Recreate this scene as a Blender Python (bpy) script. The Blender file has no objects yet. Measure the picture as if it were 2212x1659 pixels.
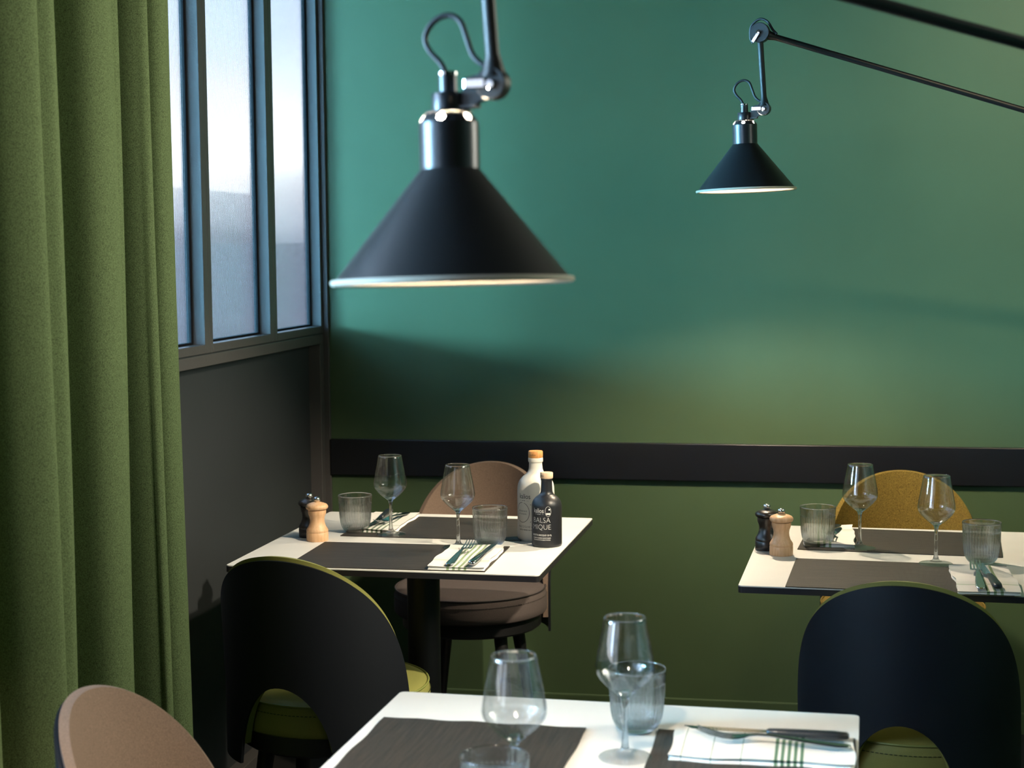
import bpy, bmesh, math, random
from mathutils import Vector, Matrix
random.seed(7)
PI = math.pi
sc = bpy.context.scene
COL = sc.collection

# ------------------------------------------------------------------ camera
CAM = Vector((1.462, -4.696, 1.44))
yaw, pitch, roll = -0.18718, 0.08341, 0.00896
F = Vector((math.sin(yaw) * math.cos(pitch), math.cos(yaw) * math.cos(pitch), -math.sin(pitch)))
R0 = Vector((math.cos(yaw), -math.sin(yaw), 0))
U0 = R0.cross(F)
Uc = (U0 * math.cos(roll) + R0 * math.sin(roll)).normalized()
Rc = F.cross(Uc).normalized()
cd = bpy.data.cameras.new('camera')
cam = bpy.data.objects.new('camera', cd)
COL.objects.link(cam)
cam.matrix_world = Matrix(((Rc.x, Uc.x, -F.x, CAM.x), (Rc.y, Uc.y, -F.y, CAM.y), (Rc.z, Uc.z, -F.z, CAM.z), (0, 0, 0, 1)))
cd.sensor_width = 36
cd.lens = 57.14
cd.clip_start = 0.05
cd.dof.use_dof = True
cd.dof.focus_distance = 3.5
cd.dof.aperture_fstop = 6.3
sc.camera = cam

# ------------------------------------------------------------------ world, daylight, exposure
W = bpy.data.worlds.new('sky'); sc.world = W; W.use_nodes = True
nt = W.node_tree; nt.nodes.clear()
def N(nt, t, **k):
    n = nt.nodes.new(t)
    for a, b in k.items(): setattr(n, a, b)
    return n
out = N(nt, 'ShaderNodeOutputWorld'); bg = N(nt, 'ShaderNodeBackground')
tc = N(nt, 'ShaderNodeTexCoord'); sep = N(nt, 'ShaderNodeSeparateXYZ')
nt.links.new(tc.outputs['Generated'], sep.inputs[0])
ramp = N(nt, 'ShaderNodeValToRGB')
nt.links.new(sep.outputs['Z'], ramp.inputs[0])
cr = ramp.color_ramp
cr.elements[0].position = 0.0; cr.elements[0].color = (.35, .42, .52, 1)
cr.elements[1].position = 1.0; cr.elements[1].color = (.25, .42, .75, 1)
for p, c in ((.02, (.75, .82, .92, 1)), (.05, (1.25, 1.25, 1.25, 1)), (.085, (.8, .88, 1, 1)), (.13, (.6, .72, .92, 1))):
    e = cr.elements.new(p); e.color = c
noi = N(nt, 'ShaderNodeTexNoise'); noi.inputs['Scale'].default_value = 7; noi.inputs['Detail'].default_value = 2
nt.links.new(tc.outputs['Generated'], noi.inputs['Vector'])
mr = N(nt, 'ShaderNodeMapRange'); mr.inputs['From Min'].default_value = .35; mr.inputs['From Max'].default_value = .65
mr.inputs['To Min'].default_value = .40; mr.inputs['To Max'].default_value = 2.1
nt.links.new(noi.outputs[0], mr.inputs['Value'])
mx = N(nt, 'ShaderNodeVectorMath', operation='SCALE')
nt.links.new(ramp.outputs[0], mx.inputs[0]); nt.links.new(mr.outputs[0], mx.inputs['Scale'])
nt.links.new(mx.outputs[0], bg.inputs[0]); bg.inputs[1].default_value = 2.6
nt.links.new(bg.outputs[0], out.inputs[0])

def area(name, loc, target, sx, sy, power, col, spread=PI):
    l = bpy.data.lights.new(name, 'AREA'); l.shape = 'RECTANGLE'; l.size = sx; l.size_y = sy
    l.energy = power; l.color = col; l.spread = spread
    o = bpy.data.objects.new(name, l); COL.objects.link(o); o.location = loc
    d = Vector(target) - Vector(loc)
    o.rotation_euler = d.to_track_quat('-Z', 'Y').to_euler()
    return o
# daylight falling through the reeded windows onto the back wall (stands outdoors)
area('daylight_reeded_windows', (-7.3, -4.0, 2.26), (0, -.55, 1.50), 2.8, 1.1, 1060, (.25, .70, 1.0), .65)
# daylight through the clear windows further towards the camera (stands outdoors)
area('daylight_clear_windows', (-.35, -3.45, 1.75), (2.0, -3.45, 1.7), 1.3, 1.4, 32, (.34, .62, 1.0))
area('added_highlight_strip', (-.16, -3.05, 1.75), (2.0, -3.05, 1.75), .07, 1.45, 30, (.75, .87, 1.0))  # added strip light, puts bright streaks into the glassware; no blinds here
area('added_highlight_strip_rear', (-.16, -3.62, 1.75), (2.0, -3.62, 1.75), .07, 1.45, 30, (.75, .87, 1.0))  # second added strip light for the reflections
# warm ceiling wash from the right part of the dining room
def spot(name, loc, target, power, col, size, blend, rad):
    l = bpy.data.lights.new(name, 'SPOT'); l.energy = power; l.color = col; l.spot_size = size; l.spot_blend = blend; l.shadow_soft_size = rad
    o = bpy.data.objects.new(name, l); COL.objects.link(o); o.location = loc
    d = Vector(target) - Vector(loc); o.rotation_euler = d.to_track_quat('-Z', 'Y').to_euler()
    return o
WARM = (1.0, .80, .50)
area('warm_curtain_fill_from_right', (2.70, -1.75, 2.0), (.0, -2.1, 1.5), .9, .8, 17, (1.0, .94, .78), 1.5)  # added soft fill light, aimed at the curtain folds
spot('warm_downlight_beam', (2.45, -1.6, 2.70), (2.6, 0, 1.7), 95, WARM, 1.5, 1.0, .05)
spot('warm_track_spotlight_beam', (2.35, -2.30, 2.46), (.52, -.95, .75), 380, (1.0, .84, .62), .56, .7, .03)
spot('warm_downlight_beam_rear', (2.0, -4.9, 2.70), (1.0, -2.2, .6), 5, WARM, 1.9, 1.0, .05)

sc.view_settings.view_transform = 'Standard'
sc.view_settings.look = 'None'
sc.view_settings.exposure = 0.0
sc.view_settings.gamma = 1.0
sc.view_settings.use_curve_mapping = False
cy = sc.cycles
cy.max_bounces = 14; cy.transmission_bounces = 12; cy.transparent_max_bounces = 16; cy.glossy_bounces = 5; cy.diffuse_bounces = 4
cy.sample_clamp_indirect = 6.0
cy.caustics_reflective = False; cy.caustics_refractive = False
cy.use_denoising = True

# ------------------------------------------------------------------ materials
def pbr(name, col, rough=.5, metal=0, spec=.5, **kw):
    m = bpy.data.materials.new(name); m.use_nodes = True
    b = m.node_tree.nodes['Principled BSDF']
    b.inputs['Base Color'].default_value = (*col, 1); b.inputs['Roughness'].default_value = rough
    b.inputs['Metallic'].default_value = metal; b.inputs['Specular IOR Level'].default_value = spec
    for k, v in kw.items(): b.inputs[k.replace('_', ' ')].default_value = v
    return m
def nodes(m): return m.node_tree, m.node_tree.nodes['Principled BSDF']
def coord(nt, scale=(1, 1, 1), kind='Object'):
    t = N(nt, 'ShaderNodeTexCoord'); mp = N(nt, 'ShaderNodeMapping'); mp.inputs['Scale'].default_value = scale
    nt.links.new(t.outputs[kind], mp.inputs[0]); return mp.outputs[0]
def noise(nt, vec, scale, detail=3, rough=.5):
    n = N(nt, 'ShaderNodeTexNoise'); n.inputs['Scale'].default_value = scale; n.inputs['Detail'].default_value = detail
    n.inputs['Roughness'].default_value = rough; nt.links.new(vec, n.inputs['Vector']); return n.outputs[0]
def mixcol(nt, fac, a, b, lo=.3, hi=.7):
    r = N(nt, 'ShaderNodeValToRGB'); r.color_ramp.elements[0].position = lo; r.color_ramp.elements[1].position = hi
    r.color_ramp.elements[0].color = (*a, 1); r.color_ramp.elements[1].color = (*b, 1)
    nt.links.new(fac, r.inputs[0]); return r.outputs[0]
def bump(nt, b, h, strength, dist=.001):
    n = N(nt, 'ShaderNodeBump'); n.inputs['Strength'].default_value = strength; n.inputs['Distance'].default_value = dist
    nt.links.new(h, n.inputs['Height']); nt.links.new(n.outputs[0], b.inputs['Normal'])

def paint(name, col, rough=.45, bs=.25, spec=.4):
    m = pbr(name, col, rough, spec=spec); nt, b = nodes(m)
    v = coord(nt)
    nt.links.new(mixcol(nt, noise(nt, v, 3.0, 4), [c * .94 for c in col], [c * 1.06 for c in col]), b.inputs['Base Color'])
    bump(nt, b, noise(nt, v, 260, 2), bs, .0006); return m
M = {}
M['wall'] = paint('green_wall_paint', (.095, .155, .078), .5)
M['skirt'] = paint('green_skirting_paint', (.095, .155, .078), .45, .1)
M['rail'] = pbr('black_rail_lacquer', (.012, .013, .017), .3)
M['frame'] = paint('dark_steel_frame_paint', (.105, .100, .102), .36, .5, .5)
M['bead'] = pbr('black_rubber_glazing_bead', (.008, .008, .010), .8, spec=.15)
M['panel'] = paint('dark_panel_paint', (.040, .046, .052), .5, .15)
M['ceil'] = paint('ceiling_paint', (.10, .11, .10), .8, .1)
M['rearwall'] = paint('rear_wall_paint', (.045, .06, .05), .7, .1)
M['floor'] = pbr('dark_floor', (.008, .008, .009), .6)
M['street'] = pbr('street_paving', (.22, .22, .23), .8)
M['facade'] = pbr('pale_facade', (.55, .52, .50), .8)
M['facade_pink'] = pbr('terracotta_facade', (.42, .22, .18), .8)

def fabric(name, col, scale=900, contrast=.35, sheen=.3, rough=.9, bs=.5, warp=(1, 1, 1), big=0):
    m = pbr(name, col, rough, spec=.2); nt, b = nodes(m)
    b.inputs['Sheen Weight'].default_value = sheen; b.inputs['Sheen Roughness'].default_value = .4
    b.inputs['Sheen Tint'].default_value = (*[min(1, c * 2.2) for c in col], 1)
    v = coord(nt, warp); n = noise(nt, v, scale, 2, .6)
    nt.links.new(mixcol(nt, n, [c * (1 - contrast) for c in col], [min(1, c * (1 + contrast)) for c in col], .35, .65), b.inputs['Base Color'])
    bump(nt, b, n, bs, .0006); return m
M['taupe'] = fabric('taupe_woven_fabric', (.225, .165, .130), 700, .22, .25)
M['taupe_shaded'] = fabric('taupe_seat_fabric_shaded', (.095, .078, .075), 700, .15, .2)  # taupe fabric darkened: shade on the seat put into the colour
M['ochre'] = fabric('ochre_tweed_fabric', (.225, .155, .035), 560, .5, .2, warp=(1, 1, 1))
M['curtain'] = fabric('green_wool_curtain', (.118, .162, .070), 800, .5, 1.0, warp=(1, 1, .6), bs=.6)
M['vinyl'] = fabric('olive_green_leather', (.27, .27, .080), 900, .08, .15, .5, .25)
M['piping'] = pbr('olive_piping', (.24, .27, .07), .5)
M['piping_taupe'] = pbr('dark_taupe_piping', (.05, .04, .04), .6)
M['thread'] = pbr('dark_green_stitching', (.05, .06, .015), .7)
M['thread_taupe'] = pbr('dark_stitching', (.06, .05, .045), .7)
M['shell'] = pbr('black_chair_shell', (.008, .010, .014), .55, spec=.25)
M['blackwood'] = pbr('black_stained_wood', (.012, .012, .013), .45)
M['tabletop'] = paint('cream_laminate', (.80, .80, .78), .38, .04)
M['tablecore'] = pbr('black_laminate_core', (.014, .013, .015), .4)
M['column'] = pbr('black_powder_coated_steel', (.013, .013, .015), .5)
M['lampblack'] = pbr('satin_black_lacquer', (.010, .011, .013), .42, spec=.5)
M['lamptube'] = pbr('satin_grey_black_metal', (.055, .058, .065), .30, .7)
M['lampwhite'] = pbr('white_lamp_lining', (.85, .78, .67), .5)
M['chrome'] = pbr('polished_chrome', (.50, .50, .52), .10, 1)
M['steel'] = pbr('polished_cutlery_steel', (.72, .72, .74), .16, 1)
M['darksteel'] = pbr('dark_knife_handle', (.035, .04, .045), .3, .4)
M['cable'] = pbr('black_rubber_cable', (.012, .013, .016), .5)
M['white_bottle'] = paint('white_bottle_coating', (.74, .72, .66), .42, .05)
M['black_bottle'] = pbr('matt_black_bottle_coating', (.014, .015, .019), .38)
M['ink'] = pbr('black_print', (.012, .012, .014), .6)
M['white_ink'] = pbr('white_print', (.82, .82, .80), .6)
M['knob'] = pbr('brushed_steel_knob', (.70, .69, .67), .22, 1)

def wood(name, a, b_, rough=.45, scale=18):
    m = pbr(name, a, rough); nt, b = nodes(m); v = coord(nt, (1, 1, .12))
    n = noise(nt, v, scale * 9, 4, .6)
    nt.links.new(mixcol(nt, n, a, b_, .35, .65), b.inputs['Base Color']); bump(nt, b, n, .1, .0004); return m
M['beech'] = wood('natural_beech_wood', (.62, .36, .19), (.76, .49, .29))
M['blackmill'] = wood('black_lacquered_wood', (.016, .013, .011), (.028, .022, .018), .3)
M['cork_orange'] = wood('orange_cork_stopper', (.52, .22, .06), (.66, .32, .11), .7, 40)
M['cork_pale'] = wood('pale_wood_stopper', (.72, .50, .32), (.80, .60, .42), .6, 30)

def emit(name, col, s):
    m = bpy.data.materials.new(name); m.use_nodes = True; nt = m.node_tree; nt.nodes.clear()
    o = N(nt, 'ShaderNodeOutputMaterial'); e = N(nt, 'ShaderNodeEmission'); e.inputs[0].default_value = (*col, 1); e.inputs[1].default_value = s
    nt.links.new(e.outputs[0], o.inputs[0]); return m
M['bulb'] = emit('warm_bulb', (1.0, .81, .58), 2200)
M['bulb_low'] = emit('warm_bulb_dimmed', (1.0, .80, .56), 1550)

def glassmat(name, tint, rough, clear, ior=1.45):
    m = bpy.data.materials.new(name); m.use_nodes = True; nt = m.node_tree; nt.nodes.clear()
    o = N(nt, 'ShaderNodeOutputMaterial'); g = N(nt, 'ShaderNodeBsdfGlass'); g.inputs['Color'].default_value = (*tint, 1)
    g.inputs['Roughness'].default_value = rough; g.inputs['IOR'].default_value = ior
    t = N(nt, 'ShaderNodeBsdfTransparent'); x = N(nt, 'ShaderNodeMixShader'); x.inputs[0].default_value = clear
    nt.links.new(g.outputs[0], x.inputs[1]); nt.links.new(t.outputs[0], x.inputs[2]); nt.links.new(x.outputs[0], o.inputs[0]); return m
def thinglass(name, refr, boost=1.8):
    """thin clear glass: straight-through light plus Schlick reflection, mixed with true refraction for the thick parts"""
    m = bpy.data.materials.new(name); m.use_nodes = True; nt = m.node_tree; nt.nodes.clear(); L = nt.links.new
    o = N(nt, 'ShaderNodeOutputMaterial'); t = N(nt, 'ShaderNodeBsdfTransparent'); t.inputs[0].default_value = (.985, .992, .992, 1)
    g = N(nt, 'ShaderNodeBsdfGlossy'); g.inputs['Roughness'].default_value = 0
    lw_ = N(nt, 'ShaderNodeLayerWeight'); lw_.inputs['Blend'].default_value = .5
    p = N(nt, 'ShaderNodeMath', operation='POWER'); L(lw_.outputs['Facing'], p.inputs[0]); p.inputs[1].default_value = 5
    q = N(nt, 'ShaderNodeMath', operation='MULTIPLY_ADD'); L(p.outputs[0], q.inputs[0]); q.inputs[1].default_value = .95 * .8; q.inputs[2].default_value = .04 * boost
    a = N(nt, 'ShaderNodeMixShader'); L(q.outputs[0], a.inputs[0]); L(t.outputs[0], a.inputs[1]); L(g.outputs[0], a.inputs[2])
    gl = N(nt, 'ShaderNodeBsdfGlass'); gl.inputs['Color'].default_value = (.99, .995, .995, 1); gl.inputs['Roughness'].default_value = 0; gl.inputs['IOR'].default_value = 1.47
    b = N(nt, 'ShaderNodeMixShader'); b.inputs[0].default_value = refr; L(a.outputs[0], b.inputs[1]); L(gl.outputs[0], b.inputs[2]); L(b.outputs[0], o.inputs[0]); return m
M['glass'] = thinglass('clear_wine_glass', .08)
M['stemglass'] = thinglass('clear_wine_glass_stem', .75)
M['tglass'] = thinglass('clear_fluted_glass', .38)
M['reeded'] = glassmat('reeded_window_glass', (.92, .96, 1.0), .10, .30)
M['clearpane'] = glassmat('clear_window_glass', (.95, .98, 1.0), .0, .6)

def placemat(name, along_x):
    m = pbr(name, (.05, .04, .03), .62, spec=.35); nt, b = nodes(m)
    v = coord(nt, (3, 60, 1) if along_x else (60, 3, 1)); streak = noise(nt, v, 3.2, 4, .6)
    c1 = mixcol(nt, streak, (.017, .0135, .010), (.068, .053, .038), .3, .75)
    w1 = N(nt, 'ShaderNodeTexWave'); w1.bands_direction = 'X'; w1.inputs['Scale'].default_value = 155; w1.inputs['Distortion'].default_value = 0
    w2 = N(nt, 'ShaderNodeTexWave'); w2.bands_direction = 'Y'; w2.inputs['Scale'].default_value = 125; w2.inputs['Distortion'].default_value = 0
    vv = coord(nt); nt.links.new(vv, w1.inputs[0]); nt.links.new(vv, w2.inputs[0])
    mu = N(nt, 'ShaderNodeMath', operation='MULTIPLY'); nt.links.new(w1.outputs['Fac'], mu.inputs[0]); nt.links.new(w2.outputs['Fac'], mu.inputs[1])
    mc = N(nt, 'ShaderNodeMix', data_type='RGBA'); mc.blend_type = 'MULTIPLY'; mc.inputs[0].default_value = .75
    g = mixcol(nt, mu.outputs[0], (.35, .33, .30), (1.5, 1.45, 1.3), 0.05, .6)
    nt.links.new(c1, mc.inputs[6]); nt.links.new(g, mc.inputs[7]); nt.links.new(mc.outputs[2], b.inputs['Base Color'])
    bump(nt, b, mu.outputs[0], .8, .0008); return m
M['mat_x'] = placemat('brown_woven_vinyl_lengthwise', True)
M['mat_y'] = placemat('brown_woven_vinyl_crosswise', False)

# napkin: white cotton with green stripes; object X across the folded cloth (0..w), Y along it (0..l)
def napkin_mat(name, wide, thin, cross, faint=(.45, .55, .42), strong=(.08, .24, .12), dark=False):
    """wide: centres of green bands across (x, half width); thin: thin lines in x; cross: lines in y."""
    m = pbr(name, (.84, .83, .80), .85, spec=.2); nt, b = nodes(m)
    v = coord(nt); s = N(nt, 'ShaderNodeSeparateXYZ'); nt.links.new(v, s.inputs[0])
    col = None
    def band(axis, c, hw):
        a = N(nt, 'ShaderNodeMath', operation='SUBTRACT'); nt.links.new(s.outputs[axis], a.inputs[0]); a.inputs[1].default_value = c
        b1 = N(nt, 'ShaderNodeMath', operation='ABSOLUTE'); nt.links.new(a.outputs[0], b1.inputs[0])
        c1 = N(nt, 'ShaderNodeMath', operation='LESS_THAN'); nt.links.new(b1.outputs[0], c1.inputs[0]); c1.inputs[1].default_value = hw
        return c1.outputs[0]
    cur = None
    def layer(fac, colr, alpha):
        nonlocal cur
        k = N(nt, 'ShaderNodeMath', operation='MULTIPLY'); nt.links.new(fac, k.inputs[0]); k.inputs[1].default_value = alpha
        q = N(nt, 'ShaderNodeMix', data_type='RGBA'); nt.links.new(k.outputs[0], q.inputs[0])
        if cur is None: q.inputs[6].default_value = (.84, .83, .80, 1)
        else: nt.links.new(cur, q.inputs[6])
        q.inputs[7].default_value = (*colr, 1); cur = q.outputs[2]
    for (ax, c, hw, colr, al) in [('X', c, h, strong, .9) for c, h in wide] + [('X', c, .0006, strong, .6) for c in thin] + [('Y', c, h, faint, .9 if dark else .55) for c, h in cross]:
        layer(band(ax, c, hw), colr, al)
    nt.links.new(cur, b.inputs['Base Color'])
    bump(nt, b, noise(nt, v, 900, 2), .4, .0005); return m

# ------------------------------------------------------------------ mesh helpers
def mk(name, verts, faces, mat, parent=None, smooth=True, sharp=40, loc=None):
    me = bpy.data.meshes.new(name); me.from_pydata([tuple(v) for v in verts], [], faces); me.validate(); me.update()
    bm = bmesh.new(); bm.from_mesh(me); bmesh.ops.recalc_face_normals(bm, faces=bm.faces); bm.to_mesh(me); bm.free()
    if smooth:
        me.shade_smooth(); me.set_sharp_from_angle(angle=math.radians(sharp))
    me.materials.append(mat)
    o = bpy.data.objects.new(name, me); COL.objects.link(o)
    if parent: o.parent = parent
    if loc is not None: o.location = loc
    return o
class MB:
    def __init__(s): s.v = []; s.f = []
    def add(s, v, f):
        k = len(s.v); s.v += [Vector(p) for p in v]; s.f += [[i + k for i in q] for q in f]; return s
    def xf(s, m): s.v = [m @ p for p in s.v]; return s
    def box(s, x0, x1, y0, y1, z0, z1):
        return s.add([(x0, y0, z0), (x1, y0, z0), (x1, y1, z0), (x0, y1, z0), (x0, y0, z1), (x1, y0, z1), (x1, y1, z1), (x0, y1, z1)],
                     [(0, 3, 2, 1), (4, 5, 6, 7), (0, 1, 5, 4), (1, 2, 6, 5), (2, 3, 7, 6), (3, 0, 4, 7)])
    def lathe(s, prof, n=64, c=(0, 0, 0), fn=None, closed=False):
        """prof (r, z); r==0 ends are capped to a point"""
        v = []; f = []; rings = []
        for (r, z) in prof:
            if r <= 1e-7: rings.append([len(v)]); v.append((c[0], c[1], c[2] + z))
            else:
                ring = []
                for i in range(n):
                    t = 2 * PI * i / n; rr = r if fn is None else fn(r, z, t)
                    ring.append(len(v)); v.append((c[0] + rr * math.cos(t), c[1] + rr * math.sin(t), c[2] + z))
                rings.append(ring)
        P = list(zip(rings, rings[1:])) + ([(rings[-1], rings[0])] if closed else [])
        for a, b in P:
            for i in range(n):
                j = (i + 1) % n
                if len(a) == 1 and len(b) == 1: continue
                if len(a) == 1: f.append((a[0], b[i], b[j]))
                elif len(b) == 1: f.append((a[i], b[0], a[j]))
                else: f.append((a[i], b[i], b[j], a[j]))
        return s.add(v, f)
    def tube(s, pts, r, n=12, cap=True, flat=1.0):
        pts = [Vector(p) for p in pts]; R = r if hasattr(r, '__len__') else [r] * len(pts)
        v = []; f = []; up = None
        for i, p in enumerate(pts):
            d = (pts[min(i + 1, len(pts) - 1)] - pts[max(i - 1, 0)]).normalized()
            if up is None:
                up = Vector((0, 0, 1)) if abs(d.z) < .9 else Vector((0, 1, 0))
            a = d.cross(up).normalized(); b = a.cross(d).normalized(); up = b
            for k in range(n):
                t = 2 * PI * k / n; v.append(p + a * math.cos(t) * R[i] + b * math.sin(t) * R[i] * flat)
        for i in range(len(pts) - 1):
            for k in range(n):
                j = (k + 1) % n; f.append((i * n + k, i * n + j, (i + 1) * n + j, (i + 1) * n + k))
        if cap: f.append(tuple(range(n))[::-1]); f.append(tuple(range((len(pts) - 1) * n, len(pts) * n)))
        return s.add(v, f)
    def prism(s, poly, y0, y1):
        """polygon in local x,z extruded in y"""
        n = len(poly); v = [(x, y0, z) for x, z in poly] + [(x, y1, z) for x, z in poly]
        f = [tuple(range(n)), tuple(range(2 * n - 1, n - 1, -1))] + [(i, i + n, (i + 1) % n + n, (i + 1) % n) for i in range(n)]
        return s.add(v, f)
    def build(s, name, mat, parent=None, smooth=True, sharp=40, loc=None, bevel=0):
        o = mk(name, s.v, s.f, mat, parent, smooth, sharp, loc)
        if bevel:
            b = o.modifiers.new('bevel', 'BEVEL'); b.width = bevel; b.segments = 2; b.limit_method = 'ANGLE'; b.angle_limit = math.radians(40)
        return o
def spline(pts, n=8):
    """Catmull-Rom through pts"""
    P = [Vector(p) for p in pts]; P = [P[0] * 2 - P[1]] + P + [P[-1] * 2 - P[-2]]; o = []
    for i in range(1, len(P) - 2):
        for k in range(n):
            t = k / n; a, b, c, d = P[i - 1:i + 3]
            o.append(.5 * ((2 * b) + (c - a) * t + (2 * a - 5 * b + 4 * c - d) * t * t + (3 * b - a - 3 * c + d) * t ** 3))
    o.append(P[-2]); return o
def empty(name, loc, rz=0):
    o = bpy.data.objects.new(name, None); COL.objects.link(o); o.location = loc; o.rotation_euler = (0, 0, rz); o.empty_display_size = .05; return o
def tag(o, label=None, cat=None, group=None, kind=None):
    if label: o['label'] = label
    if cat: o['category'] = cat
    if group: o['group'] = group
    if kind: o['kind'] = kind
    return o
def kids(o): return [c for c in bpy.data.objects if c.parent == o]
def copy_tree(o, parent=None):
    ch = kids(o); c = o.copy(); COL.objects.link(c); c.parent = parent
    for k in ch: copy_tree(k, c)
    return c
def struct(o): o['kind'] = 'structure'; return o
KS = 1.041                                        # survey scale of the room shell, measured from the camera station
def shell(o): o.location = CAM * (1 - KS); o.scale = (KS, KS, KS); return o
def wx(x): return CAM.x + (x - CAM.x) * KS

# ------------------------------------------------------------------ room shell
XR, YR, ZC = 2.75, -7.0, 2.8
shell(struct(MB().box(-.02, XR + .1, 0, .12, 0, ZC).build('wall_back', M['wall'], smooth=False)))
struct(MB().box(-.25, XR + .2, YR - .3, .4, -.08, 0).build('floor', M['floor'], smooth=False))
struct(MB().box(-.25, XR + .2, YR - .3, .4, ZC, ZC + .08).build('ceiling', M['ceil'], smooth=False))
shell(struct(MB().box(XR, XR + .1, YR, 0, 0, ZC).build('wall_right', M['wall'], smooth=False)))
shell(struct(MB().box(-.1, XR + .1, YR - .1, YR, 0, ZC).build('wall_rear', M['rearwall'], smooth=False)))
shell(struct(MB().box(.016, XR, -.012, 0, .0, .118).build('baseboard_back', M['skirt'], smooth=False, bevel=.003)))
shell(struct(MB().box(.016, XR, -.016, 0, .763, .872).build('trim_1', M['rail'], smooth=False, bevel=.0025)))
tr = shell(struct(MB().box(-.055, .016, -.012, 0, 0, ZC).build('trim_2', M['frame'], smooth=False, bevel=.002)))

# left wall: dado panel with framed recess, steel window units above
G = .034          # glass set-back
SILL, RAILB = 1.213, 1.190
lw = shell(empty('wall_left', (0, 0, 0))); lw['kind'] = 'structure'
a = MB()
a.box(-.10, -.036, -2.62, -.004, 0, 1.165)                    # recessed panel body
a.build('recessed_panel', M['panel'], lw, smooth=False)
a = MB()
a.box(-.10, .0, -2.62, -.0125, 1.160, 1.1885)                    # head rail of the panel frame
a.box(-.05, .0, -.046, -.0125, 0, 1.160)
a.box(-.05, .0, -2.62, -2.56, 0, 1.160)
a.box(-.05, .0, -2.56, -.046, 0, .10)
a.build('panel_frame', M['frame'], lw, smooth=False, bevel=.002)
a = MB(); a.box(-.10, -.004, -2.62, -.0125, 1.1885, 1.1915); a.build('shadow_gap', M['panel'], lw, smooth=False)
a = MB()
a.box(-.10, 0, YR, -5.6, 0, ZC); a.box(-.10, 0, -5.6, -2.62, 0, .9); a.box(-.10, 0, -5.6, -2.62, 2.6, ZC)
a.box(-.10, 0, -2.62, -2.45, 1.1915, ZC)
a.box(-.10, 0, -2.45, -.0125, 2.62, ZC)
a.build('plaster', M['rearwall'], lw, smooth=False)

def ribbed_pane(y0, y1, z0, z1, x, pitch=.0092, amp=.0019, th=.004, seg=8):
    n = max(1, round((y1 - y0) / pitch)); v = []; f = []
    prof = []
    for i in range(n * seg + 1):
        y = y0 + (y1 - y0) * i / (n * seg); prof.append((x + amp * abs(math.sin(PI * i / seg)), y))
    ring = prof + [(x - th, y1), (x - th, y0)]
    k = len(ring); v = [(p[0], p[1], z0) for p in ring] + [(p[0], p[1], z1) for p in ring]
    f = [(i, (i + 1) % k, (i + 1) % k + k, i + k) for i in range(k)] + [tuple(range(k))[::-1], tuple(range(k, 2 * k))]
    return v, f
def window(idx, ya, yb, oa, ob, pane='reeded', z0=RAILB + .0015, z1=2.62, zs=SILL):
    """unit from ya to yb (outer), opening oa..ob"""
    w = shell(empty('window_%d' % idx, (0, 0, 0))); w['kind'] = 'structure'
    fr = MB()
    fr.box(-.047, 0, ya, oa, z0, z1); fr.box(-.047, 0, ob, yb, z0, z1)
    fr.box(-.047, 0, oa, ob, z0, zs); fr.box(-.047, 0, oa, ob, z1 - .05, z1)
    fr.build('window_frame', M['frame'], w, smooth=False, bevel=.0015)
    bd = MB(); b = .012
    bd.box(-.047, -G + .004, oa, oa + b, zs, z1 - .05); bd.box(-.047, -G + .004, ob - b, ob, zs, z1 - .05)
    bd.box(-.050, -G + .004, oa + b, ob - b, zs, zs + .006); bd.box(-.050, -G + .004, oa + b, ob - b, z1 - .06, z1 - .05)
    bd.build('glazing_bead', M['bead'], w, smooth=False, bevel=.002)
    if pane == 'reeded':
        v, f = ribbed_pane(oa + b - .006, ob - b + .006, zs + .002, z1 - .056, -G - .004)
        mk('window_pane', v, f, M['reeded'], w, smooth=True, sharp=35)
    else:
        MB().box(-.042, -.037, oa + b, ob - b, zs + .006, z1 - .06).build('window_pane', M['clearpane'], w, smooth=False)
    return w
window(1, -.4545, -.0130, -.430, -.029)
window(2, -.936, -.4555, -.914, -.487)
window(3, -1.426, -.937, -1.400, -.966)
window(4, -1.916, -1.427, -1.890, -1.456)
window(5, -2.449, -1.917, -2.420, -1.946)
window(6, -4.09, -2.62, -4.02, -2.69, 'clear', .9, 2.6, .97)
window(7, -5.60, -4.09, -5.53, -4.16, 'clear', .9, 2.6, .97)

# outdoors
struct(MB().box(-30, -.45, -12, 26, -.12, -.04).build('street', M['street'], smooth=False))
def building(x0, x1, y0, y1, h, mat, label, floors, cols):
    b = empty('building', ((x0 + x1) / 2, y0, -.04)); b.location = (x0, y0, -.04)
    MB().box(0, x1 - x0, 0, y1 - y0, 0, h).build('facade', mat, b, smooth=False)
    for i in range(cols):
        for j in range(floors):
            ww = (x1 - x0) / cols; cx = ww * (i + .5); cz = .9 + j * 2.9
            if cz + 1.2 < h: MB().box(cx - ww * .22, cx + ww * .22, -.05, .0, cz, cz + 1.3).build('window', M['rail'], b, smooth=False)
    tag(b, label, 'building'); return b
building(-9.5, -6.2, 13.0, 17, 2.25, M['facade_pink'], 'low reddish building blurred behind the reeded window glass', 1, 3)
building(-14.5, -9.7, 14.0, 19, 1.7, M['facade'], 'low pale building blurred behind the reeded window nearest the curtain', 1, 4)
building(-6.0, -3.4, 11.0, 15, 1.55, M['facade'], 'low grey wall building blurred behind the window nearest the corner', 1, 2)

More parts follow.
